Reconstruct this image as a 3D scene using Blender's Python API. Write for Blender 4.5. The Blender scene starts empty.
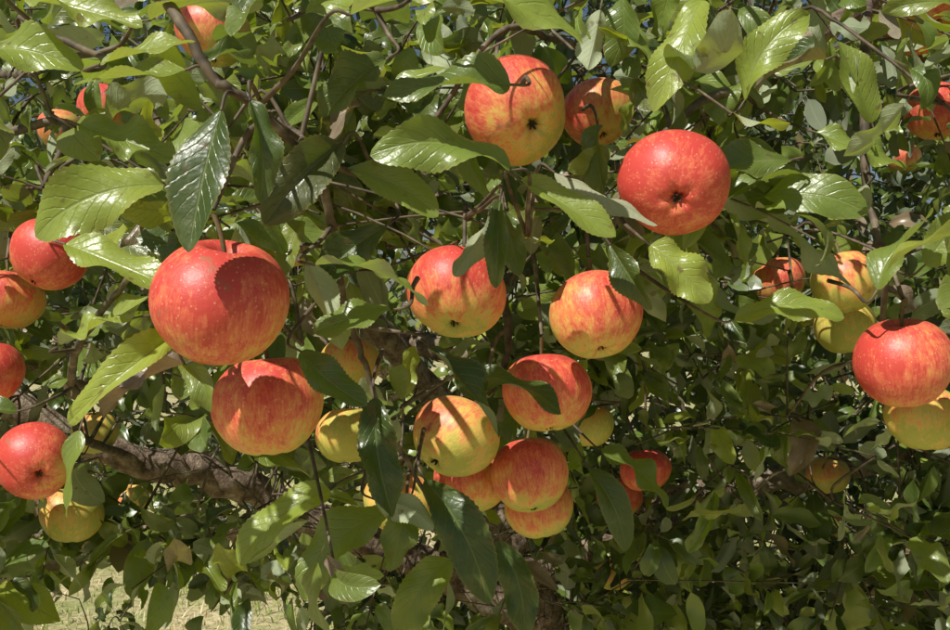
import bpy, math, random
import numpy as np
from mathutils import Vector, Matrix
rng=np.random.default_rng(11); random.seed(5)
scene=bpy.context.scene
EYE=1.5
def W(x,y,z): return np.array([x/1000.0,y/1000.0,EYE+z/1000.0])
SUN=np.array([-0.40,-0.50,0.77]); SUN/=np.linalg.norm(SUN)

# ---------------- node helpers ----------------
def newmat(name):
    m=bpy.data.materials.new(name); m.use_nodes=True
    nt=m.node_tree; nt.nodes.clear()
    return m,nt,nt.nodes,nt.links
def nd(nt,t,**kw):
    n=nt.nodes.new(t)
    for k,v in kw.items(): setattr(n,k,v)
    return n
def mth(nt,op,a,b=None,c=None,clamp=False):
    n=nt.nodes.new('ShaderNodeMath'); n.operation=op; n.use_clamp=clamp
    for i,v in enumerate((a,b,c)):
        if v is None: continue
        if isinstance(v,(int,float)): n.inputs[i].default_value=v
        else: nt.links.new(v,n.inputs[i])
    return n.outputs[0]
def mixc(nt,f,a,b):
    n=nt.nodes.new('ShaderNodeMix'); n.data_type='RGBA'
    if isinstance(f,(int,float)): n.inputs[0].default_value=f
    else: nt.links.new(f,n.inputs[0])
    for i,v in ((6,a),(7,b)):
        if isinstance(v,tuple): n.inputs[i].default_value=(*v,1)
        else: nt.links.new(v,n.inputs[i])
    return n.outputs[2]
def noise(nt,vec,scale,detail=3,rough=.5):
    n=nt.nodes.new('ShaderNodeTexNoise'); n.inputs['Scale'].default_value=scale
    n.inputs['Detail'].default_value=detail; n.inputs['Roughness'].default_value=rough
    if vec is not None: nt.links.new(vec,n.inputs['Vector'])
    return n.outputs['Fac']
def ramp(nt,f,stops):
    n=nt.nodes.new('ShaderNodeValToRGB'); cr=n.color_ramp
    while len(cr.elements)<len(stops): cr.elements.new(.5)
    for e,(p,c) in zip(cr.elements,stops):
        e.position=p; e.color=(*c,1) if len(c)==3 else c
    nt.links.new(f,n.inputs[0]); return n.outputs[0]
def maprange(nt,v,a,b,c=0,d=1):
    n=nt.nodes.new('ShaderNodeMapRange'); n.interpolation_type='SMOOTHSTEP'
    nt.links.new(v,n.inputs[0])
    for i,x in enumerate((a,b,c,d)): n.inputs[i+1].default_value=x
    return n.outputs[0]

# ---------------- leaf material ----------------
def leaf_material(name,full):
    m,nt,N,L=newmat(name)
    out=nd(nt,'ShaderNodeOutputMaterial')
    uv=nd(nt,'ShaderNodeUVMap').outputs[0]
    sep=nd(nt,'ShaderNodeSeparateXYZ'); L.new(uv,sep.inputs[0])
    u=mth(nt,'ABSOLUTE',mth(nt,'SUBTRACT',mth(nt,'MULTIPLY',sep.outputs[0],2.0),1.0))
    v=sep.outputs[1]
    at=nd(nt,'ShaderNodeAttribute',attribute_name='tone')
    s2=nd(nt,'ShaderNodeSeparateColor'); L.new(at.outputs['Color'],s2.inputs[0])
    yel,bri,dead=s2.outputs[0],s2.outputs[1],s2.outputs[2]
    geo=nd(nt,'ShaderNodeNewGeometry')
    mid=mth(nt,'SUBTRACT',1.0,maprange(nt,u,0.015,0.075))
    top=mixc(nt,bri,(0.014,0.036,0.007),(0.20,0.285,0.055))
    top=mixc(nt,mth(nt,'MULTIPLY',yel,0.8),top,(0.46,0.50,0.07))
    if full:
        obj=nd(nt,'ShaderNodeTexCoord').outputs['Object']
        blot=noise(nt,obj,38,4,.65)
        wob=mth(nt,'MULTIPLY',blot,0.10)
        c=mth(nt,'FRACT',mth(nt,'MULTIPLY',mth(nt,'ADD',mth(nt,'SUBTRACT',v,mth(nt,'MULTIPLY',u,0.26)),mth(nt,'ADD',wob,2.0)),9.0))
        dv=mth(nt,'ABSOLUTE',mth(nt,'SUBTRACT',c,0.5))
        vein=mth(nt,'SUBTRACT',1.0,maprange(nt,dv,0.0,0.12))
        vv=mth(nt,'MAXIMUM',mth(nt,'MULTIPLY',vein,0.34),mid)
        top=mixc(nt,mth(nt,'MULTIPLY',maprange(nt,blot,.45,.75),0.34),top,(0.27,0.31,0.13))
    else: vv=mid
    top=mixc(nt,mth(nt,'MULTIPLY',vv,0.32),top,(0.32,0.37,0.13))
    k=1.0 if full else .62  # inner copy: undersides darkened to paint in the crown's interior shade
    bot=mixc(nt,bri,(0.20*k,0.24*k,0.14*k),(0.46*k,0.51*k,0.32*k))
    bot=mixc(nt,mth(nt,'MULTIPLY',vv,0.45),bot,(0.50*k,0.53*k,0.35*k))
    col=mixc(nt,geo.outputs['Backfacing'],top,bot)
    if full:
        spot=noise(nt,obj,85,2)
        col=mixc(nt,mth(nt,'MULTIPLY',maprange(nt,spot,.66,.72),0.7),col,(0.15,0.085,0.035))
        col=mixc(nt,mth(nt,'MULTIPLY',maprange(nt,u,.84,1.0),0.3),col,(0.34,0.30,0.09))
        brown=mixc(nt,blot,(0.12,0.08,0.055),(0.50,0.38,0.28))
        col=mixc(nt,dead,col,brown)
        col=mixc(nt,mth(nt,'LESS_THAN',v,0.0),col,(0.16,0.14,0.05))
    else: col=mixc(nt,dead,col,(0.28,0.19,0.12))
    tr=mixc(nt,bri,(0.06,0.13,0.005),(0.42,0.60,0.02))
    tr=mixc(nt,yel,tr,(0.75,0.80,0.04))
    tr=mixc(nt,mth(nt,'MULTIPLY',vv,0.5),tr,(0.12,0.18,0.02))
    tr=mixc(nt,dead,tr,(0.16,0.08,0.02))
    p=nd(nt,'ShaderNodeBsdfPrincipled'); L.new(col,p.inputs['Base Color'])
    L.new(mixc(nt,geo.outputs['Backfacing'],(.34,.34,.34),(.75,.75,.75)),p.inputs['Roughness'])
    p.inputs['Specular IOR Level'].default_value=0.7
    if full:
        h=mth(nt,'ADD',mth(nt,'SUBTRACT',1.0,mth(nt,'MAXIMUM',mth(nt,'MULTIPLY',vein,.7),mid)),mth(nt,'MULTIPLY',noise(nt,obj,180,2,.5),1.2))
        b=nd(nt,'ShaderNodeBump'); b.inputs['Strength'].default_value=0.40; b.inputs['Distance'].default_value=0.0013
        L.new(h,b.inputs['Height']); L.new(b.outputs[0],p.inputs['Normal'])
    t=nd(nt,'ShaderNodeBsdfTranslucent'); L.new(tr,t.inputs[0])
    mx=nd(nt,'ShaderNodeMixShader'); mx.inputs[0].default_value=0.28 if full else 0.18
    L.new(p.outputs[0],mx.inputs[1]); L.new(t.outputs[0],mx.inputs[2]); L.new(mx.outputs[0],out.inputs[0])
    return m
LEAF=leaf_material('apple_leaf',True); LEAF2=leaf_material('apple_leaf_inner_shade_tinted',False)

def bark_material():
    m,nt,N,L=newmat('apple_bark')
    out=nd(nt,'ShaderNodeOutputMaterial'); tc=nd(nt,'ShaderNodeTexCoord'); o=tc.outputs['Object']
    n1=noise(nt,o,45,6,.7); n2=noise(nt,o,9,3)
    col=ramp(nt,n1,[(.32,(0.05,0.032,0.02)),(.48,(0.22,0.15,0.10)),(.68,(0.50,0.40,0.30))])
    col=mixc(nt,mth(nt,'MULTIPLY',maprange(nt,n2,.5,.7),.4),col,(0.34,0.31,0.22))
    b=nd(nt,'ShaderNodeBump'); b.inputs['Strength'].default_value=1; b.inputs['Distance'].default_value=.012
    L.new(n1,b.inputs['Height'])
    p=nd(nt,'ShaderNodeBsdfPrincipled'); p.inputs['Roughness'].default_value=.85
    L.new(col,p.inputs['Base Color']); L.new(b.outputs[0],p.inputs['Normal']); L.new(p.outputs[0],out.inputs[0])
    return m
BARK=bark_material()
def twig_material():
    m,nt,N,L=newmat('young_twig')
    out=nd(nt,'ShaderNodeOutputMaterial'); o=nd(nt,'ShaderNodeTexCoord').outputs['Object']
    col=ramp(nt,noise(nt,o,60,2,.6),[(.35,(0.05,0.035,0.022)),(.6,(0.15,0.11,0.07)),(.75,(0.28,0.24,0.17))])
    p=nd(nt,'ShaderNodeBsdfPrincipled'); p.inputs['Roughness'].default_value=.7
    L.new(col,p.inputs['Base Color']); L.new(p.outputs[0],out.inputs[0]); return m
TWIG=twig_material()

def apple_material():
    m,nt,N,L=newmat('apple_skin')
    out=nd(nt,'ShaderNodeOutputMaterial'); tc=nd(nt,'ShaderNodeTexCoord'); o=tc.outputs['Object']
    at=nd(nt,'ShaderNodeAttribute',attribute_name='skin')
    s=nd(nt,'ShaderNodeSeparateColor'); L.new(at.outputs['Color'],s.inputs[0])
    blush,pit,stc=s.outputs[0],s.outputs[1],s.outputs[2]
    oi=nd(nt,'ShaderNodeObjectInfo')
    uv=nd(nt,'ShaderNodeAttribute',attribute_name='merid')
    off=nd(nt,'ShaderNodeVectorMath',operation='ADD'); L.new(uv.outputs['Vector'],off.inputs[0]); L.new(oi.outputs['Random'],off.inputs[1])
    st=noise(nt,off.outputs[0],8,4,.7)
    st2=noise(nt,off.outputs[0],24,3,.7)
    off2=nd(nt,'ShaderNodeVectorMath',operation='ADD'); L.new(o,off2.inputs[0]); L.new(oi.outputs['Random'],off2.inputs[1])
    mot=noise(nt,off2.outputs[0],80,6,.75)
    big=noise(nt,off2.outputs[0],20,2,.5)
    f=mth(nt,'ADD',blush,mth(nt,'MULTIPLY',mth(nt,'SUBTRACT',st,.5),1.0))
    f=mth(nt,'ADD',f,mth(nt,'MULTIPLY',mth(nt,'SUBTRACT',st2,.5),.9))
    f=mth(nt,'ADD',f,mth(nt,'MULTIPLY',mth(nt,'SUBTRACT',mot,.5),1.3))
    f=mth(nt,'ADD',f,mth(nt,'MULTIPLY',mth(nt,'SUBTRACT',big,.5),.8),clamp=True)
    col=ramp(nt,f,[(0.0,(0.48,0.46,0.09)),(.25,(0.76,0.50,0.12)),(.47,(0.80,0.30,0.10)),(.72,(0.76,0.155,0.085)),(1.0,(0.62,0.065,0.05))])
    vo=nd(nt,'ShaderNodeTexVoronoi'); vo.inputs['Scale'].default_value=300; L.new(off2.outputs[0],vo.inputs['Vector'])
    dot=mth(nt,'SUBTRACT',1.0,maprange(nt,vo.outputs['Distance'],.08,.28))
    vs=nd(nt,'ShaderNodeSeparateColor'); L.new(vo.outputs['Color'],vs.inputs[0])
    dot=mth(nt,'MULTIPLY',dot,mth(nt,'GREATER_THAN',vs.outputs[0],.35))
    col=mixc(nt,mth(nt,'MULTIPLY',dot,.42),col,(0.82,0.56,0.32))
    sc=maprange(nt,noise(nt,off2.outputs[0],40,3),.67,.73)
    col=mixc(nt,mth(nt,'MULTIPLY',sc,.55),col,(0.28,0.16,0.08))
    col=mixc(nt,pit,col,(0.07,0.05,0.025))
    p=nd(nt,'ShaderNodeBsdfPrincipled'); L.new(col,p.inputs['Base Color'])
    L.new(mth(nt,'ADD',mth(nt,'MULTIPLY',mot,.3),.28),p.inputs['Roughness'])
    p.inputs['Specular IOR Level'].default_value=.55
    b=nd(nt,'ShaderNodeBump'); b.inputs['Strength'].default_value=.38; b.inputs['Distance'].default_value=.0015
    L.new(mth(nt,'ADD',mot,big),b.inputs['Height']); L.new(b.outputs[0],p.inputs['Normal'])
    L.new(p.outputs[0],out.inputs[0]); return m
APPLE=apple_material()
def simple(name,c,r=.8):
    m,nt,N,L=newmat(name); out=nd(nt,'ShaderNodeOutputMaterial'); p=nd(nt,'ShaderNodeBsdfPrincipled')
    tc=nd(nt,'ShaderNodeTexCoord'); n=noise(nt,tc.outputs['Object'],400,3)
    L.new(mixc(nt,n,tuple(x*.5 for x in c),tuple(min(1,x*1.5) for x in c)),p.inputs['Base Color'])
    p.inputs['Roughness'].default_value=r; L.new(p.outputs[0],out.inputs[0]); return m
STEM=simple('apple_stem',(0.14,0.10,0.04))
SEPAL=simple('dry_sepal',(0.06,0.045,0.025),.95)

# ---------------- mesh utils ----------------
def mesh_from(name,V,F,mats,uv=None,attr=None,attrname='tone',matidx=None,smooth=True):
    me=bpy.data.meshes.new(name)
    V=np.asarray(V,dtype=np.float32); F=np.asarray(F,dtype=np.int32); k=F.shape[1]
    me.vertices.add(len(V)); me.vertices.foreach_set('co',V.ravel())
    me.loops.add(F.size); me.loops.foreach_set('vertex_index',F.ravel())
    me.polygons.add(len(F)); me.polygons.foreach_set('loop_start',np.arange(len(F),dtype=np.int32)*k)
    me.polygons.foreach_set('loop_total',np.full(len(F),k,dtype=np.int32))
    if matidx is not None: me.polygons.foreach_set('material_index',np.asarray(matidx,dtype=np.int32))
    me.update(calc_edges=True)
    me.polygons.foreach_set('use_smooth',np.full(len(F),smooth))
    if uv is not None:
        l=me.uv_layers.new(name='UVMap'); l.data.foreach_set('uv',np.asarray(uv,dtype=np.float32)[F.ravel()].ravel())
    if attr is not None:
        a=me.attributes.new(attrname,'FLOAT_COLOR','POINT')
        c=np.ones((len(V),4),dtype=np.float32); c[:,:3]=attr; a.data.foreach_set('color',c.ravel())
    for m in mats: me.materials.append(m)
    return me
def obj(name,me,parent=None):
    o=bpy.data.objects.new(name,me); scene.collection.objects.link(o)
    if parent: o.parent=parent
    return o
def nrm(a): return a/(np.linalg.norm(a,axis=-1,keepdims=True)+1e-9)

# ---------------- leaves ----------------
def leaf_mesh(base,dirv,nor,L,Wd,bend,fold,wave,twist,tone,nu,nv,serr=False,pet=0.28,chord=False):
    n=len(base)
    dirv=nrm(dirv); nor=nor-(nor*dirv).sum(1,keepdims=True)*dirv; nor=nrm(nor); side=np.cross(dirv,nor)
    npet=2
    vs=np.concatenate([np.linspace(-pet,-0.02,npet),np.linspace(0,1,nv)])
    vc=np.clip(vs,0,1)
    w=(vc**0.58)*((1-vc)**0.66); w=w/w.max(); w=np.where(vs<=0,0.03,np.maximum(w,0.004))
    if serr:
        w=w*(1+np.where((np.arange(len(vs))%2)==0,0.04,-0.025)*(vs>0.05))
    us=np.linspace(-1,1,nu)
    nvt=len(vs)
    th=bend[:,None]*(np.clip(vs,-.3,1)[None,:]-(.5 if chord else 0))
    dv=np.diff(vs,prepend=vs[0])
    a=np.cumsum(np.cos(th)*dv[None],1); c=-np.cumsum(np.sin(th)*dv[None],1)
    i0=npet
    a=(a-a[:,i0:i0+1]); c=(c-c[:,i0:i0+1])
    A=a*L[:,None]; C=c*L[:,None]
    U=us[None,None,:]
    asym=1+rng.normal(0,.06,(n,1,1))*np.sign(U)
    wv=w[None,:,None]*0.5*Wd[:,None,None]*asym
    tw=twist[:,None]*vc[None,:]
    fo=fold[:,None,None]*np.ones((1,nvt,1))*(1-0.35*vc[None,:,None])
    ph=rng.uniform(0,6.28,(n,1,1)); fr=rng.uniform(6,15,(n,1,1))
    sway=rng.normal(0,.05,(n,1,1))*L[:,None,None]*np.sin(np.pi*vc)[None,:,None]
    lx=U*wv*np.cos(fo)+sway; lz=np.abs(U)*wv*np.sin(fo)-0.35*fold[:,None,None]*(U**2)*wv
    lz=lz+wave[:,None,None]*Wd[:,None,None]*(U**2)*np.sin(vc[None,:,None]*fr+ph+np.sign(U)*1.1)*(w[None,:,None])
    ct=np.cos(tw)[:,:,None]; s_=np.sin(tw)[:,:,None]
    X=lx*ct-lz*s_; Z=lx*s_+lz*ct
    nx=np.sin(th)[:,:,None]; nz=np.cos(th)[:,:,None]
    PA=A[:,:,None]+Z*nx; PC=C[:,:,None]+Z*nz
    P=base[:,None,None,:]+PA[...,None]*dirv[:,None,None,:]+X[...,None]*side[:,None,None,:]+PC[...,None]*nor[:,None,None,:]
    V=P.reshape(-1,3)
    idx=np.arange(nvt*nu).reshape(nvt,nu)
    f=np.stack([idx[:-1,:-1],idx[:-1,1:],idx[1:,1:],idx[1:,:-1]],-1).reshape(-1,4)
    F=(f[None]+(np.arange(n)*nvt*nu)[:,None,None]).reshape(-1,4)
    uvt=np.stack([np.broadcast_to((us*0.5+0.5)[None,:],(nvt,nu)),np.broadcast_to(vs[:,None],(nvt,nu))],-1).reshape(-1,2)
    uv=np.tile(uvt,(n,1))
    at=np.repeat(tone,nvt*nu,axis=0)
    return V,F,uv,at

# ---------------- tubes ----------------
class Tubes:
    def __init__(s): s.V=[];s.F=[];s.n=0
    def add(s,pts,rad,k=8,rough=0.0):
        pts=np.asarray(pts,float); m=len(pts)
        t=nrm(np.gradient(pts,axis=0)); up=np.array([0.13,0.31,0.94]) if abs(t[0][2])<.9 else np.array([1,.1,0])
        a=nrm(np.cross(t,up)); b=np.cross(t,a)
        ang=np.linspace(0,2*np.pi,k,endpoint=False)
        r=np.asarray(rad,float)[:,None]*(1+rough*rng.normal(0,1,(m,k)))
        ring=pts[:,None,:]+r[...,None]*(np.cos(ang)[None,:,None]*a[:,None,:]+np.sin(ang)[None,:,None]*b[:,None,:])
        s.V.append(ring.reshape(-1,3)); i=np.arange(m*k).reshape(m,k); j=np.roll(i,-1,axis=1)
        s.F.append(np.stack([i[:-1],j[:-1],j[1:],i[1:]],-1).reshape(-1,4)+s.n); s.n+=m*k
    def mesh(s,name,mat): return mesh_from(name,np.concatenate(s.V),np.concatenate(s.F),[mat])
def spline(P,n=8,jit=0.0):
    P=np.asarray(P,float); P=np.vstack([2*P[0]-P[1],P,2*P[-1]-P[-2]]); out=[]
    for i in range(1,len(P)-2):
        for t in np.linspace(0,1,n,endpoint=False):
            out.append(.5*((2*P[i])+(-P[i-1]+P[i+1])*t+(2*P[i-1]-5*P[i]+4*P[i+1]-P[i+2])*t*t+(-P[i-1]+3*P[i]-3*P[i+1]+P[i+2])*t**3))
    out.append(P[-2]); out=np.array(out)
    if jit: out[1:-1]+=rng.normal(0,jit,out[1:-1].shape)
    return out

# ---------------- apples ----------------
AP=[(-152,570,8,41,(-.15,.2,-.95),.76),(-148,684,-65,40,(.05,-.1,-.97),.54),(33,760,164,43,(.36,-.72,-.5),.56),
(128,1000,212,38,(.2,-.4,-.9),.56),(149,703,97,40.5,(-.17,-.86,-.42),.92),(-16,760,18,40,(.0,-.55,-.8),.60),
(101,798,0,39.5,(.1,-.45,-.85),.58),(63,855,-70,39.5,(.1,-.2,-.95),.62),(-17,874,-113,39.5,(-.6,-.5,-.6),.32),
(-5,965,-167,38,(.1,-.1,-1),.54),(52,902,-152,38,(.1,-.3,-.9),.48),(66,969,-197,36,(.2,-.2,-.9),.50),
(-75,931,-183,36,(-.1,-.2,-.9),.14),(-137,1026,-130,36,(0,-.2,-1),.12),(-138,1045,-55,35,(0,-.1,-1),.16),
(-427,950,60,38,(-.3,-.3,-.8),.78),(-494,1000,16,37,(0,-.2,-1),.60),(-487,950,-57,35,(0,-.2,-1),.82),
(-440,950,-145,38,(.45,-.7,-.3),.92),(-486,1140,-240,36,(0,-.1,-1),.08),(351,779,-39,40,(.1,.1,-1),.84),
(450,950,-103,37,(0,-.1,-1),.12),(407,1045,36,38,(.1,-.2,-1),.22),(444,1140,-14,37,(.1,-.2,-1),.05),
(-518,1330,287,38,(0,-.2,-1),.75),(-570,1140,140,36,(0,-.2,-1),.5),(-578,1425,195,36,(0,-.1,-1),.8),
(238,1330,-217,36,(0,-.2,-1),.75),(215,1425,-273,34,(0,-.2,-1),.7),(565,1520,-256,35,(.2,-.3,-1),.12),
(155,1283,-149,34,(0,-.2,-1),.0),(-513,1710,-216,33,(0,0,-1),.4),(-621,1710,-333,33,(0,0,-1),.3),
(-664,1520,296,36,(0,0,-1),.5),(552,1140,244,36,(0,-.2,-1),.6),(528,1140,344,36,(0,0,-1),.8),
(460,950,318,37,(0,-.2,-1),.8),(394,1235,45,35,(0,0,-1),.5),(-665,1330,-382,35,(0,0,-1),.1),
(1079,2470,-741,36,(0,0,-1),.4),(767,2470,-754,36,(0,0,-1),.4),(562,2375,-730,36,(0,0,-1),.4),
(233,1615,-442,30,(0,0,-1),.1),(-185,950,78,35,(0,0,-1),.5),(-570,1425,-176,35,(0,0,-1),.1),
(-248,905,268,35,(0,-.2,-1),.45),(900,2000,330,36,(0,0,-1),.5),(-900,1900,100,36,(0,0,-1),.5),(700,1900,-420,36,(0,0,-1),.3)]
def make_apple(i,x,y,z,R,cal,red):
    R=R/1000*.965; c=W(x,y,z); r_=np.random.default_rng(100+i)
    nt_,np_=44,64
    t=np.linspace(0.0,np.pi,nt_)[:,None]; p=np.linspace(0,2*np.pi,np_,endpoint=False)[None,:]
    asp=r_.uniform(.88,.98)
    rad=np.sin(t)**.90*(1+0.065*np.cos(t)-0.03*np.cos(2*t))+0*p
    lob=(1-np.cos(t))/2
    ph=r_.uniform(0,6.28)
    rad=rad*(1+0.03*lob**2*np.cos(5*p+ph)+0.04*np.cos(p*1+ph)*np.sin(t)+0.03*np.cos(2*p+ph*2)+.014*np.cos(3*p+ph*3))
    zz=asp*np.cos(t)+0*p
    zz=zz-0.42*np.exp(-(rad/.24)**2)*(t<1.57)-.05*np.exp(-(rad/.5)**2)*(t<1.57)
    zz=zz+(0.17*np.exp(-(rad/.15)**2)+.08*np.exp(-(rad/.36)**2)*(1+.4*np.cos(5*p+ph)))*(t>1.57)
    zz+=0.06*np.cos(p+ph*1.7)*np.sin(t)
    P=np.stack([rad*np.cos(p),rad*np.sin(p),zz],-1)*R
    V=P.reshape(-1,3)
    q=Vector((0,0,-1)).rotation_difference(Vector(cal).normalized())
    q=q@Matrix.Rotation(r_.uniform(0,6.28),4,'Z').to_quaternion()
    Mw=np.array(q.to_matrix())
    wn=nrm(V)@Mw.T
    bd=nrm(SUN*.75+r_.normal(0,.35,3)+np.array([0,-.25,0]))
    lowz=np.clip(-nrm(V)[:,2]-.20,0,1)
    blush=np.clip(red+0.32*((wn*bd).sum(1))-0.04-.55*lowz*(1.15-red),0,1)
    rr=np.hypot(V[:,0],V[:,1])/R
    pit=np.where(V[:,2]<0,np.clip(1-(rr-.03)/.09,0,1)*.9,np.clip(1-(rr-.10)/.22,0,1)*.55)
    at=np.stack([blush,pit,0*pit],1)
    mer=np.stack([np.cos(p)*(.35+.65*np.sin(t)),np.sin(p)*(.35+.65*np.sin(t)),.18*np.cos(t)+0*p],-1).reshape(-1,3)
    I=np.arange(nt_*np_).reshape(nt_,np_); J=np.roll(I,-1,1)
    F=[np.stack([I[:-1],I[1:],J[1:],J[:-1]],-1).reshape(-1,4)]; VV=[V]; AA=[at]; MI=[np.zeros(len(F[0]),int)]; n=len(V)
    ztop=V[0,2]; k=8; m=8; s=np.linspace(0,1,m); bx=r_.uniform(-.3,.3,2)
    cen=np.stack([bx[0]*R*s**2,bx[1]*R*s**2,ztop-.002+s*R*.85],1); rs=.0014+.0007*np.abs(s-.3)
    a=np.linspace(0,2*np.pi,k,endpoint=False)
    ring=cen[:,None,:]+rs[:,None,None]*np.stack([np.cos(a),np.sin(a),0*a],1)[None]
    VV.append(ring.reshape(-1,3)); AA.append(np.zeros((m*k,3))); i0=np.arange(m*k).reshape(m,k); j0=np.roll(i0,-1,1)
    f=np.stack([i0[:-1],j0[:-1],j0[1:],i0[1:]],-1).reshape(-1,4)+n; F.append(f); MI.append(np.ones(len(f),int)); n+=m*k
    zb=V[-1,2]
    for q5 in range(5):
        an=q5*2*np.pi/5+ph; d=np.array([np.cos(an),np.sin(an),0]); e=np.array([-np.sin(an),np.cos(an),0]); zv=np.array([0,0,-1.])
        b0=np.array([0,0,zb])+zv*.0005
        pts=[b0+d*.0008*1-e*.0015,b0+d*.0008+e*.0015,b0+d*.003+e*.001+zv*.003,b0+d*.003-e*.001+zv*.003,
             b0+d*r_.uniform(.001,.005)+e*.0003+zv*r_.uniform(.004,.006),b0+d*.003-e*.0003+zv*.005]
        VV.append(np.array(pts)); AA.append(np.zeros((6,3))); F.append(np.array([[0,1,2,3],[3,2,4,5]])+n); MI.append(np.array([2,2])); n+=6
    me=mesh_from('apple',np.concatenate(VV),np.concatenate(F),[APPLE,STEM,SEPAL],attr=np.concatenate(AA),attrname='skin',matidx=np.concatenate(MI))
    mv=np.zeros((n,3),dtype=np.float32); mv[:len(mer)]=mer
    ma=me.attributes.new('merid','FLOAT_VECTOR','POINT'); ma.data.foreach_set('vector',mv.ravel())
    o=obj('apple',me); o.rotation_mode='QUATERNION'; o.rotation_quaternion=q; o.location=c
    top=c+Mw@(cen[-1])
    return c,R,top
apples=[make_apple(i,*a) for i,a in enumerate(AP)]
AC=np.array([a[0] for a in apples]); AR=np.array([a[1] for a in apples])
view=np.array([0,0,EYE])
def open_side(pt,c,R,k=1.0):
    """points hanging on the open (outer) side of a fruit"""
    ax=view-c; Lx=np.linalg.norm(ax); ax=ax/Lx
    q=pt-c; s=q@ax; dd=np.linalg.norm(q-s[...,None]*ax,axis=-1)
    return (s>0)&(dd<R*k*(1-s/Lx)+.004)

# ---------------- main tree skeleton ----------------
tree=bpy.data.objects.new('apple_tree',None); scene.collection.objects.link(tree)
tb=Tubes(); tw=Tubes(); nodes=[]
def limb(P,r0,r1,k=12,jit=.006,rough=.04,n=8,T=None):
    S=spline([W(*p) for p in P],n,jit); (T or tb).add(S,np.linspace(r0,r1,len(S)),k,rough); nodes.extend(S.tolist()); return S
TR=limb([(230,2030,-1560),(200,2000,-1250),(175,1960,-900),(130,1900,-620),(50,1890,-440)],.085,.050,18,.006,.05)
limb([(50,1890,-440),(0,1930,-150),(60,1980,200),(20,2000,600),(60,1980,1000)],.048,.015)
LA=limb([(110,1900,-620),(-60,1830,-490),(-200,1770,-425),(-333,1710,-352),(-450,1615,-268),(-560,1520,-228),(-820,1380,-60),(-1100,1250,150)],.036,.020,14,.005,.07)
LB=limb([(-200,1780,-420),(-522,1800,-400),(-790,1800,-430),(-1150,1700,-330)],.026,.016)
LC=limb([(100,1900,-560),(330,1880,-400),(520,1830,-325),(800,1750,-250),(1200,1600,0)],.036,.016)
limb([(40,1900,-300),(-180,1600,0),(-330,1250,330),(-420,950,560)],.030,.010,12,.003)
LD=limb([(30,1920,-100),(160,1550,100),(290,1150,262),(430,1040,345),(600,900,520)],.024,.008,12,.002)
limb([(50,1960,100),(-250,1900,450),(-700,1800,700)],.03,.008)
limb([(50,1960,150),(400,2000,450),(900,1950,700)],.03,.008)
limb([(50,1960,0),(150,2400,100),(300,2900,300)],.03,.008)
limb([(50,1960,-100),(-400,2300,0),(-900,2500,200)],.03,.008)
limb([(100,1900,-500),(600,2250,-450),(1100,2500,-500)],.03,.008)
limb([(120,1900,-650),(350,1750,-780),(700,1700,-820),(1000,1800,-900)],.022,.006)
def tlimb(P,r0,r1): return limb(P,r0,r1,8,.0006,.03,8,tw)
TA=tlimb([(-420,950,560),(-290,700,330),(-220,600,230),(-180,560,183),(-151,552,137),(-133,560,126),(-102,600,100),(-60,660,90)],.005,.0018)
tlimb([(-330,1250,330),(-200,900,200),(-140,720,140),(-102,610,104)],.006,.003)
tlimb([(290,1150,262),(150,1000,270),(70,860,250),(20,790,235),(-40,780,150)],.005,.002)
tlimb([(290,1150,262),(240,850,200),(180,760,170),(130,760,120),(110,780,60)],.005,.002)
tlimb([(-102,610,100),(-96,640,60),(-100,720,10),(-90,780,-40),(-75,790,-90),(-55,830,-135),(-30,880,-200)],.0035,.0018)
tlimb([(160,1550,100),(60,1150,50),(30,950,30),(30,890,-40),(0,930,-90),(-10,980,-120)],.006,.002)
tlimb([(430,1040,345),(370,900,260),(350,850,120),(352,815,30),(380,900,-40)],.006,.002)
tlimb([(-560,1520,-224),(-500,1200,-150),(-420,1040,-80),(-360,850,-60),(-290,700,-20),(-230,640,30)],.007,.002)
tlimb([(-700,1300,330),(-560,1050,200),(-430,990,200),(-440,970,130)],.007,.003)
tlimb([(-700,1300,330),(-420,900,230),(-300,650,190),(-230,590,160)],.005,.002)

def yfront(x,z):
    zz=z-EYE
    y=.76+np.where(zz<-.08,(-zz-.08)*1.5,0)+np.where((x>.12)&(zz<.06),.08,0)
    y=y-.18*np.clip((zz-.02)/.12,0,1)*np.where(x<-.05,1,.45)
    y+=.09*np.sin(x*9+z*4)+.08*np.sin(x*17-z*13)+.06*np.sin(x*29+z*23)
    return np.maximum(y,.46)
def inside(p):
    x,y,z=p
    if y<yfront(x,z): return False
    left = x/ max(y,.1)
    if left<-.12 and z<EYE-.235*y+ (0.03*np.sin(x*7)): return rng.random()<.05
    if x<0 and (z-EYE-.345*y)>.12: return False
    if x<-.1 and y>2.9: return False
    if z<.35: return False
    ex=((x-.1)/2.3)**2+((y-1.9)/1.6)**2+((z-1.7)/1.45)**2
    return ex<1
def clump(x,y,z):   # leafy sprays separated by dark hollows
    return np.sin(x*15+2*np.sin(z*7))*np.sin(z*17+1.5*np.sin(y*6))+.7*np.sin(y*11+x*5-z*8)
def make_shoot(c,ln):
    d=nrm(rng.normal(0,1,3)*np.array([1,.8,.5])+np.array([0,-.55,-.05]))
    g=np.linspace(0,1,6)[:,None]
    return c+d*(g-.5)*ln+np.array([0,0,-1])*(g**2)*ln*rng.uniform(0,.3)
shoots=[]; tries=0
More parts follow.
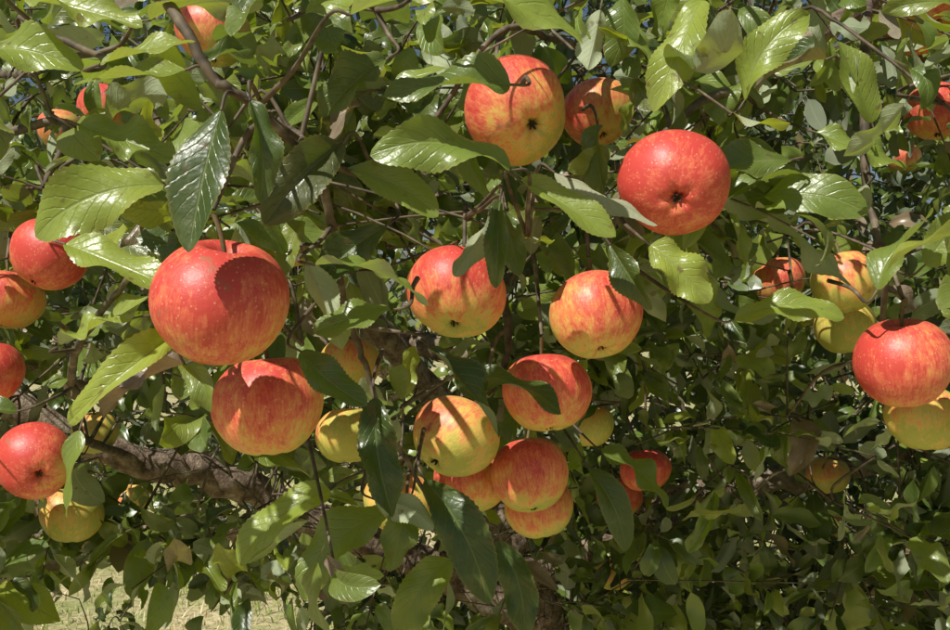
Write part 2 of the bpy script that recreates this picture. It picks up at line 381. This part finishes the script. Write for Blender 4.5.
while len(shoots)<2250 and tries<160000:
    tries+=1
    x=rng.uniform(-1.9,2.1); z=rng.uniform(.35,2.9)
    if z<1.5 and rng.random()<.18: continue
    deep=rng.random()<.34
    y=float(yfront(x,z))+(rng.uniform(.5,2.4) if deep else rng.exponential(.34))+.02
    if abs(x)>.60*y+.12 and rng.random()<.88: continue
    if y<1.9 and clump(x,y,z)<0.0 and rng.random()<.72: continue
    up_=(z-EYE)-(.345*y+.03)
    if up_>0 and rng.random()<(.94 if y<1.8 else .45): continue
    if not inside((x,y,z)): continue
    s=make_shoot(np.array([x,y,z]),rng.uniform(.12,.26))
    if s[:,1].min()<.42: continue
    if any(open_side(s,AC[i],AR[i],.9).any() for i in range(24)): continue
    shoots.append(s)
NP=np.array(nodes)
cent=np.array([s[0] for s in shoots]); dist=np.min(np.linalg.norm(cent[:,None]-NP[None],axis=2),axis=1)
NA=np.zeros((len(NP)+len(shoots)*6,3)); NA[:len(NP)]=NP; nn=len(NP)
for i in np.argsort(dist):
    s=shoots[i]; dd=np.linalg.norm(NA[:nn]-s[0],axis=1); cand=np.argsort(dd)[:12]; path=None
    for j in cand[::3]:
        a=NA[j]; mid=(a+s[0])/2+rng.normal(0,.02,3)+np.array([0,.02,.02])
        path=spline([a,mid,s[0]],4)
        if not any(open_side(path,AC[k],AR[k],.95).any() for k in range(24)): break
    else: path=None
    full=s if path is None else np.vstack([path,s[1:]])
    d0=min(.005,.0018+.0035*dd[j])
    tw.add(full,np.linspace(d0,.0009,len(full)),5,.05)
    NA[nn:nn+6]=s; nn+=6
for c,R,top in apples:
    dd=np.linalg.norm(NA[:nn]-(top+np.array([0,.03,.05])),axis=1); j=np.argmin(dd); a=NA[j]
    tw.add(spline([a,(a+top)/2+np.array([0,.01,.02]),top+(top-c)*.05],5),np.linspace(.0026,.0017,11),6,.05)

B=[];D=[];Nn=[];LL=[]
for s in shoots:
    nl=rng.integers(14,22); ph=rng.uniform(0,6.28); t=nrm(s[-1]-s[0]); a=nrm(np.cross(t,[.2,.3,.93])); b=np.cross(t,a)
    sz=rng.uniform(.72,1.08)
    for q in range(nl):
        f=((q+.5)/nl)**.8; kk=f*5; i0=min(int(kk),4); pos=s[i0]+(s[i0+1]-s[i0])*(kk-i0)
        an=ph+q*2.4; rad=np.cos(an)*a+np.sin(an)*b
        d=nrm(rad*.9+t*(.25+.6*f)+np.array([0,-.10,-.18])+rng.normal(0,.3,3))
        l=rng.uniform(.040,.084)*sz*(1-.25*(f>.85))
        n_=np.array([-.28,-.45,.85])+rng.normal(0,.55,3)
        if rng.random()<.17: n_=-n_
        B.append(pos+d*l*.28); D.append(d); Nn.append(n_); LL.append(l)
B=np.array(B);D=np.array(D);Nn=np.array(Nn);LL=np.array(LL)
cen=B+D*LL[:,None]*.5
keep=np.ones(len(B),bool)
for i,(c,R) in enumerate(zip(AC,AR)):
    for pt in (B,cen,B+D*LL[:,None]):
        keep&=np.linalg.norm(pt-c,axis=1)>R*1.05
        if i<24 or i in(27,28,29,37): keep&=~open_side(pt,c,R,.96)
    if i<24:
        q=cen-c; s=q@SUN; dd=np.linalg.norm(q-s[:,None]*SUN,axis=1)
        pr=rng.random(len(B))<(.92 if i in(0,4,5,6,20,2,1,7) else .7)
        keep&=~((s>0)&(s<1.6)&(dd<R*1.2)&pr)
# leaves cleared along sight and sun lines so limbs and trunk show, sunlit
for S,r,pr in ((LA,.045,.92),(TR,.06,.85),(LC[8:26],.025,.6),(LD[10:22],.02,.8),(TA,.010,.8)):
    for c in S[::2]:
        keep&=~((open_side(cen,c,r)|open_side(B+D*LL[:,None],c,r))&(rng.random(len(B))<pr))
for c in list(LA[12:48:3])+list(TR[18::3]):
    q=cen-c; s=q@SUN; dd=np.linalg.norm(q-s[:,None]*SUN,axis=1)
    keep&=~((s>0)&(s<2.4)&(dd<.045)&(rng.random(len(B))<.85))
B,D,Nn,LL,cen=B[keep],D[keep],Nn[keep],LL[keep],cen[keep]
def tones(n):
    a=np.clip(rng.beta(.8,2.8,n),0,1); b=rng.random(n)**.95; d=np.where(rng.random(n)<.04,rng.uniform(.5,1,n),0)
    return np.stack([a,b,d],1)
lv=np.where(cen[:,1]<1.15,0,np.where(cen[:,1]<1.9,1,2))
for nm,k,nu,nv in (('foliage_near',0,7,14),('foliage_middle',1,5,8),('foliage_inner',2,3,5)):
    mk=lv==k; n=mk.sum(); T=tones(n); T[:,1]*=(1,.8,.35)[k]; T[:,0]*=(1,.8,.3)[k]  # deeper leaves coloured darker, interior shade put into the tone
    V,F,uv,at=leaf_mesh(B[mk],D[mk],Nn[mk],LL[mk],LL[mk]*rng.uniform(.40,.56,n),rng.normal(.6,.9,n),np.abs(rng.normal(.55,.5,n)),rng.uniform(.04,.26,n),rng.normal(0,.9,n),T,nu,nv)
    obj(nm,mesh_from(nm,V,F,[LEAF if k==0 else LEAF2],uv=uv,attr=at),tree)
print('leaves',len(B),[(lv==k).sum() for k in range(3)])

UPC=(0,-.6,.8)
HL=[  # tone triple per leaf includes its sunlit
((-62,475,150),(50,470,136),40,(0,-.35,.93),(.3,.9,0),.5,.3),
((22,590,143),(-50,575,133),38,(0,-.8,.5),(.05,.5,0),.6,.4),
((-58,617,166),(-94,600,127),34,(0,-.8,.4),(.1,.3,0),.5,.3),
((22,590,90),(-60,575,97),32,(.1,-.5,.85),(.1,.8,0),.4,.3),
((-139,520,112),(-151,505,39),32,(-.4,-.9,.1),(.0,.2,0),.4,.35),
((-126,532,120),(-120,530,66),22,(.7,-.7,0),(.0,.3,0),.3,.4),
((-84,600,108),(-125,575,58),42,(0,-.9,.3),(.05,.1,.15),.6,.4),
((-187,570,78),(-258,560,47),36,(.1,-.75,.6),(.35,.9,0),.4,.25),
((-266,617,46),(-198,600,20),30,(0,-.6,.8),(.4,.9,0),.5,.35),
((-290,665,-21),(-228,650,10),30,(0,-.7,.7),(.45,.9,0),.3,.3),
((-183,580,-12),(-243,560,-66),30,(.3,-.8,.5),(.6,1,0),.8,.35),
((-174,570,-30),(-156,560,-57),18,(-.2,-.9,.2),(.2,.6,0),.3,.3),
((-183,600,-31),(-229,590,-62),36,(0,-.6,.6),(.0,.5,1),.9,1.0),
((-310,590,157),(-237,575,149),32,(0,-.4,.9),(.3,.9,0),.4,.3),
((-174,570,147),(-232,560,136),26,(0,-.5,.9),(.3,.8,0),.4,.3),
((-209,530,140),(-157,520,149),24,(0,-.6,.8),(.4,.8,0),.3,.3),
((-273,570,189),(-201,560,171),32,(0,-.5,.9),(.5,.9,0),.4,.3),
((-195,570,177),(-129,560,183),28,(0,-.6,.8),(.5,.8,0),.4,.3),
((-250,600,120),(-190,590,98),28,(0,-.6,.8),(.2,.7,0),.4,.3),
((-270,640,95),(-205,640,75),28,(0,-.6,.8),(.2,.4,0),.4,.3),
((-86,627,96),(-28,615,66),30,UPC,(.15,.8,0),.5,.3),
((-96,570,30),(-30,560,7),26,(0,-.3,.9),(.1,.8,0),.4,.35),
((-106,600,34),(-83,590,-19),25,(.4,.8,0),(.1,.8,0),.3,.35),
((-53,600,3),(-98,590,-10),25,(0,-.5,.8),(.1,.6,0),.3,.3),
((9,646,68),(-14,640,27),22,(.6,.6,-.3),(.1,.7,.1),.3,.7),
((17,650,78),(14,640,20),24,(-.5,-.8,.1),(.0,.3,0),.2,.5),
((20,655,72),(30,650,30),19,(.4,-.9,.1),(.0,.4,0),.2,.4),
((30,627,89),(86,610,53),30,UPC,(.3,.9,0),.5,.3),
((54,646,97),(116,630,62),26,(0,.5,-.8),(.1,.9,.3),-.5,.5),
((100,703,52),(126,690,7),26,(-.4,-.85,.2),(.05,.2,0),.3,.3),
((126,684,50),(164,675,11),30,(-.3,-.7,.6),(.45,1,0),.4,.3),
((98,760,152),(106,745,84),30,(-.5,-.8,.2),(.1,.3,0),.3,.3),
((-34,722,-25),(15,705,-87),38,(.3,-.9,.3),(.0,.15,0),.5,.35),
((0,741,-49),(65,720,-74),34,(0,-.75,.65),(.0,.2,0),.5,.3),
((-74,703,-61),(-61,690,-141),32,(-.2,-.95,.1),(.0,.15,0),.3,.35),
((-110,600,-23),(-70,590,-54),24,(0,-.6,.7),(.0,.3,0),.4,.3),
((-40,760,-132),(8,740,-220),36,(.4,-.85,.3),(.0,.2,0),.4,.35),
((-66,780,-160),(-135,760,-225),36,(-.2,-.85,.4),(.15,.6,0),.5,.35),
((-52,760,-148),(-66,745,-200),28,(-.1,-.9,.2),(.1,.4,0),.3,.3),
((-123,807,-149),(-195,790,-205),38,(.1,-.8,.5),(.35,.9,0),.4,.3),
((-78,741,-144),(-35,735,-164),22,(0,.5,-.8),(.1,.9,0),-.3,.4),
((-20,780,-200),(-60,770,-260),32,(0,-.8,.5),(.2,.6,0),.3,.3),
((20,800,-190),(40,790,-262),30,(.3,-.9,.3),(.0,.2,0),.3,.3),
((125,950,-135),(185,930,-185),34,UPC,(.1,.5,0),.4,.3),
((110,930,-150),(145,920,-225),32,(.3,-.8,.4),(.0,.3,0),.4,.3),
((250,807,93),(312,800,30),32,(-.1,.6,-.6),(.1,.9,.15),-.4,.4),
((213,780,-4),(295,770,-2),28,(0,-.5,.85),(.3,.9,0),.4,.3),
((314,741,20),(349,730,78),30,(-.3,-.9,0),(.1,.7,0),.3,.3),
((360,760,40),(400,740,80),30,(.1,-.9,.3),(.2,.7,0),.3,.3),
((170,712,236),(133,700,154),32,(-.3,-.8,.4),(.5,1,0),.4,.3),
((216,760,172),(262,750,236),32,(-.2,-.7,.6),(.4,1,0),.3,.3),
((252,760,124),(178,750,108),32,(0,-.6,.8),(.1,.4,0),.5,.35),
((208,807,93),(310,800,100),34,(0,-.5,.8),(.1,.6,0),.5,.35),
((94,712,229),(84,705,185),24,(.2,.8,-.3),(.1,.9,0),.3,.4),
((110,740,220),(140,730,170),26,(-.1,-.8,.4),(.2,.8,0),.3,.3),
((-336,807,-98),(-343,800,-166),24,(-.4,-.8,.2),(.2,.8,0),.3,.3),
((-400,830,-84),(-450,820,-98),28,(0,-.6,.8),(.05,.4,0),.4,.3),
((-20,560,190),(40,550,178),32,(0,-.5,.85),(.2,.9,0),.4,.3),
((-100,560,178),(-45,550,190),28,(0,-.6,.8),(.3,.9,0),.4,.3),
((-60,640,60),(-100,620,20),32,(0,-.8,.5),(.0,.2,0),.4,.3),
((280,780,150),(345,770,120),32,UPC,(.2,.8,0),.4,.3),
((330,790,160),(300,780,220),30,(-.2,-.8,.5),(.3,.8,0),.4,.3),
((295,800,215),(235,790,190),30,(0,-.4,.8),(.1,.8,.8),.8,.9),
((330,800,110),(290,790,75),28,(.1,.6,-.6),(.1,.9,.2),.5,.7),
]
hb=np.array([W(*h[0]) for h in HL]); ht=np.array([W(*h[1]) for h in HL])
ln=np.linalg.norm(ht-hb,axis=1); nh=len(HL)
hbend=np.array([h[5] for h in HL])+rng.normal(.25,.5,nh)
V,F,uv,at=leaf_mesh(hb,ht-hb,np.array([h[3] for h in HL],float)+rng.normal(0,.25,(nh,3)),ln*1.08,np.array([h[2] for h in HL])/1000*1.12,
   hbend,np.array([h[6] for h in HL])+np.abs(rng.normal(0,.35,nh)),rng.uniform(.08,.24,nh),rng.normal(0,.6,nh),np.array([h[4] for h in HL],float),11,44,serr=True,pet=.12,chord=True)
obj('foliage_outer',mesh_from('foliage_outer',V,F,[LEAF],uv=uv,attr=at),tree)
# leaf stalks and spur wood carrying the outer leaves
for i in range(nh):
    d=nrm(ht[i]-hb[i]); p0=hb[i]; p1=p0-d*.012+np.array([0,.004,.0]); ok=False
    dd=np.linalg.norm(NA[:nn]-(p1+np.array([0,.05,0.01])),axis=1); cand=np.argsort(dd)[:60]
    for j in cand:
        a=NA[j]; mid=(a+p1)/2+np.array([0,.01,0]); path=spline([p0,p1,mid,a],5)
        if not any(open_side(path,AC[k],AR[k],1.0).any() for k in range(24)): ok=True; break
    if not ok: path=spline([p0,p1,p1+np.array([0,.03,.012]),p1+np.array([0,.08,.02])],5)
    tw.add(path,np.concatenate([np.linspace(.0008,.0011,6),np.linspace(.0012,.0022,len(path)-6)]),6,.04)
obj('trunk_and_branches',tb.mesh('trunk_and_branches',BARK),tree)
obj('twigs',tw.mesh('twigs',TWIG),tree)

# ---------------- orchard trees behind ----------------
def orchard_tree(x,y,h,rw,nleaf):
    e=bpy.data.objects.new('apple_tree',None); scene.collection.objects.link(e)
    t=Tubes(); c=np.array([x,y,0.])
    S=spline([c+[0,0,-.05],c+[.05,0,.4],c+[0,.05,.9]],6,.008); t.add(S,np.linspace(.13,.08,len(S)),12,.05)
    for k in range(9):
        a=k*2.4; tip=c+[math.cos(a)*rw*.8,math.sin(a)*rw*.8,1.0+h*.28*(1+.6*math.sin(k*3))]
        S=spline([c+[0,.05,.85],(c+tip)/2+[0,0,.75],tip+[0,0,.2]],6,.02); t.add(S,np.linspace(.06,.012,len(S)),8,.05)
    obj('trunk_and_limbs',t.mesh('trunk_and_limbs',BARK),e)
    ncl=nleaf//25; u=nrm(rng.normal(0,1,(ncl,3))); rr=rng.uniform(.45,1,ncl)[:,None]**.6*(1+.18*np.sin(u[:,:1]*7+x))
    cc=c+[0,0,.5+h*.52]+u*rr*np.array([rw,rw,h*.5]); cc[:,2]=np.maximum(cc[:,2],.35+rng.uniform(0,.3,ncl))
    b=np.repeat(cc,25,0)+rng.normal(0,.10,(ncl*25,3)); n=len(b)
    d=rng.normal(0,1,(n,3))+[0,0,-.3]; nn_=rng.normal(0,.5,(n,3))+[0,-.2,.9]
    l=rng.uniform(.08,.12,n); T=tones(n); T[:,1]*=.5
    V,F,uv,at=leaf_mesh(b,d,nn_,l,l*.55,rng.uniform(0,1,n),rng.uniform(.1,.6,n),rng.uniform(0,.05,n),rng.normal(0,.4,n),T,3,4)
    obj('foliage',mesh_from('foliage',V,F,[LEAF2],uv=uv,attr=at),e)
for (x,y,h,r) in ((-4.6,8.8,3.6,1.9),(-.8,9.3,3.9,2.0),(3.4,8.9,3.7,1.9),(7.5,9.2,3.7,1.9),(-8.6,9.3,3.7,1.9)):
    orchard_tree(x,y,h,r,6000)

# ---------------- ground ----------------
def ground_mat():
    m,nt,N,L=newmat('dry_orchard_ground'); out=nd(nt,'ShaderNodeOutputMaterial'); tc=nd(nt,'ShaderNodeTexCoord'); o=tc.outputs['Object']
    a=noise(nt,o,1.3,5,.6); b_=noise(nt,o,22,6,.7)
    c=ramp(nt,b_,[(.3,(.24,.19,.09)),(.55,(.60,.51,.27)),(.8,(.78,.68,.42))])
    c=mixc(nt,mth(nt,'MULTIPLY',maprange(nt,a,.45,.65),.7),c,(.22,.28,.06))
    p=nd(nt,'ShaderNodeBsdfPrincipled'); p.inputs['Roughness'].default_value=.95; L.new(c,p.inputs['Base Color'])
    b=nd(nt,'ShaderNodeBump'); b.inputs['Strength'].default_value=.7; b.inputs['Distance'].default_value=.03; L.new(b_,b.inputs['Height']); L.new(b.outputs[0],p.inputs['Normal'])
    L.new(p.outputs[0],out.inputs[0]); return m
g=120; xs=np.concatenate([np.linspace(-300,-13,8),np.linspace(-12,12,g),np.linspace(13,300,8)])
ys=xs+4
X,Y=np.meshgrid(xs,ys); Z=.03*np.sin(X*1.1+.4)*np.cos(Y*.9)+.015*np.sin(X*3.1+Y*2.3); Z=Z*(np.abs(X)<13)
V=np.stack([X,Y,Z],-1).reshape(-1,3); I=np.arange(X.size).reshape(X.shape)
F=np.stack([I[:-1,:-1],I[:-1,1:],I[1:,1:],I[1:,:-1]],-1).reshape(-1,4)
obj('ground',mesh_from('ground',V,F,[ground_mat()]))
def grass_mat():
    m,nt,N,L=newmat('grass_blades'); out=nd(nt,'ShaderNodeOutputMaterial')
    at=nd(nt,'ShaderNodeAttribute',attribute_name='tone'); p=nd(nt,'ShaderNodeBsdfPrincipled'); p.inputs['Roughness'].default_value=.7
    L.new(at.outputs['Color'],p.inputs['Base Color'])
    t=nd(nt,'ShaderNodeBsdfTranslucent'); L.new(at.outputs['Color'],t.inputs[0]); mx=nd(nt,'ShaderNodeMixShader'); mx.inputs[0].default_value=.3
    L.new(p.outputs[0],mx.inputs[1]); L.new(t.outputs[0],mx.inputs[2]); L.new(mx.outputs[0],out.inputs[0]); return m
n=24000
gx=rng.uniform(-4.5,2.5,n); gy=rng.uniform(2.2,9,n); cl=np.sin(gx*2.1+1)*np.cos(gy*1.7)+.5*np.sin(gx*5+gy*4)
h=rng.uniform(.02,.06,n)*(1+.9*np.clip(cl,0,1)); an=rng.uniform(0,6.28,n); w=rng.uniform(.0025,.005,n)
bz=.03*np.sin(gx*1.1+.4)*np.cos(gy*.9)+.015*np.sin(gx*3.1+gy*2.3)-.005
b0=np.stack([gx,gy,bz],1); sd=np.stack([np.cos(an),np.sin(an),0*an],1)*w[:,None]; ld=np.stack([-np.sin(an),np.cos(an),0*an],1)
lean=rng.uniform(.1,1.6,n)[:,None]*h[:,None]; up=np.array([0,0,1.])*h[:,None]
P=np.stack([b0-sd,b0+sd,b0+sd*.7+ld*lean*.35+up*.6,b0-sd*.7+ld*lean*.35+up*.6,b0+sd*.1+ld*lean+up,b0-sd*.1+ld*lean+up],1).reshape(-1,3)
F=(np.array([[0,1,2,3],[3,2,4,5]])[None]+(np.arange(n)*6)[:,None,None]).reshape(-1,4)
green=(cl+rng.normal(0,.6,n)>.2)[:,None]
col=np.where(green,np.array([.30,.38,.08])*rng.uniform(.6,1.4,(n,1)),np.array([.76,.66,.40])*rng.uniform(.6,1.2,(n,1)))
obj('grass',mesh_from('grass',P,F,[grass_mat()],attr=np.repeat(col,6,0),smooth=False))

# ---------------- light, camera ----------------
w=bpy.data.worlds.new("World"); scene.world=w; w.use_nodes=True; nt=w.node_tree
sky=nt.nodes.new('ShaderNodeTexSky'); sky.sky_type='NISHITA'; sky.sun_disc=False
sky.sun_elevation=math.asin(SUN[2]); sky.sun_rotation=math.atan2(SUN[0],SUN[1])
bg=nt.nodes['Background']; bg.inputs[1].default_value=.05; nt.links.new(sky.outputs[0],bg.inputs[0])
l=bpy.data.lights.new('sun','SUN'); l.energy=5.0; l.angle=math.radians(.5); l.color=(1,.97,.89)
lo=bpy.data.objects.new('sun',l); scene.collection.objects.link(lo); lo.rotation_euler=Vector(-SUN).to_track_quat('-Z','Y').to_euler(); lo.location=(0,0,12)
cam=bpy.data.cameras.new('camera'); cam.lens=36; cam.sensor_width=36; cam.clip_end=1000; cam.clip_start=.02
co=bpy.data.objects.new('camera',cam); scene.collection.objects.link(co); co.location=(0,0,EYE); co.rotation_euler=(math.radians(90),0,0)
scene.camera=co
scene.view_settings.view_transform='Standard'; scene.view_settings.look='None'; scene.view_settings.exposure=0
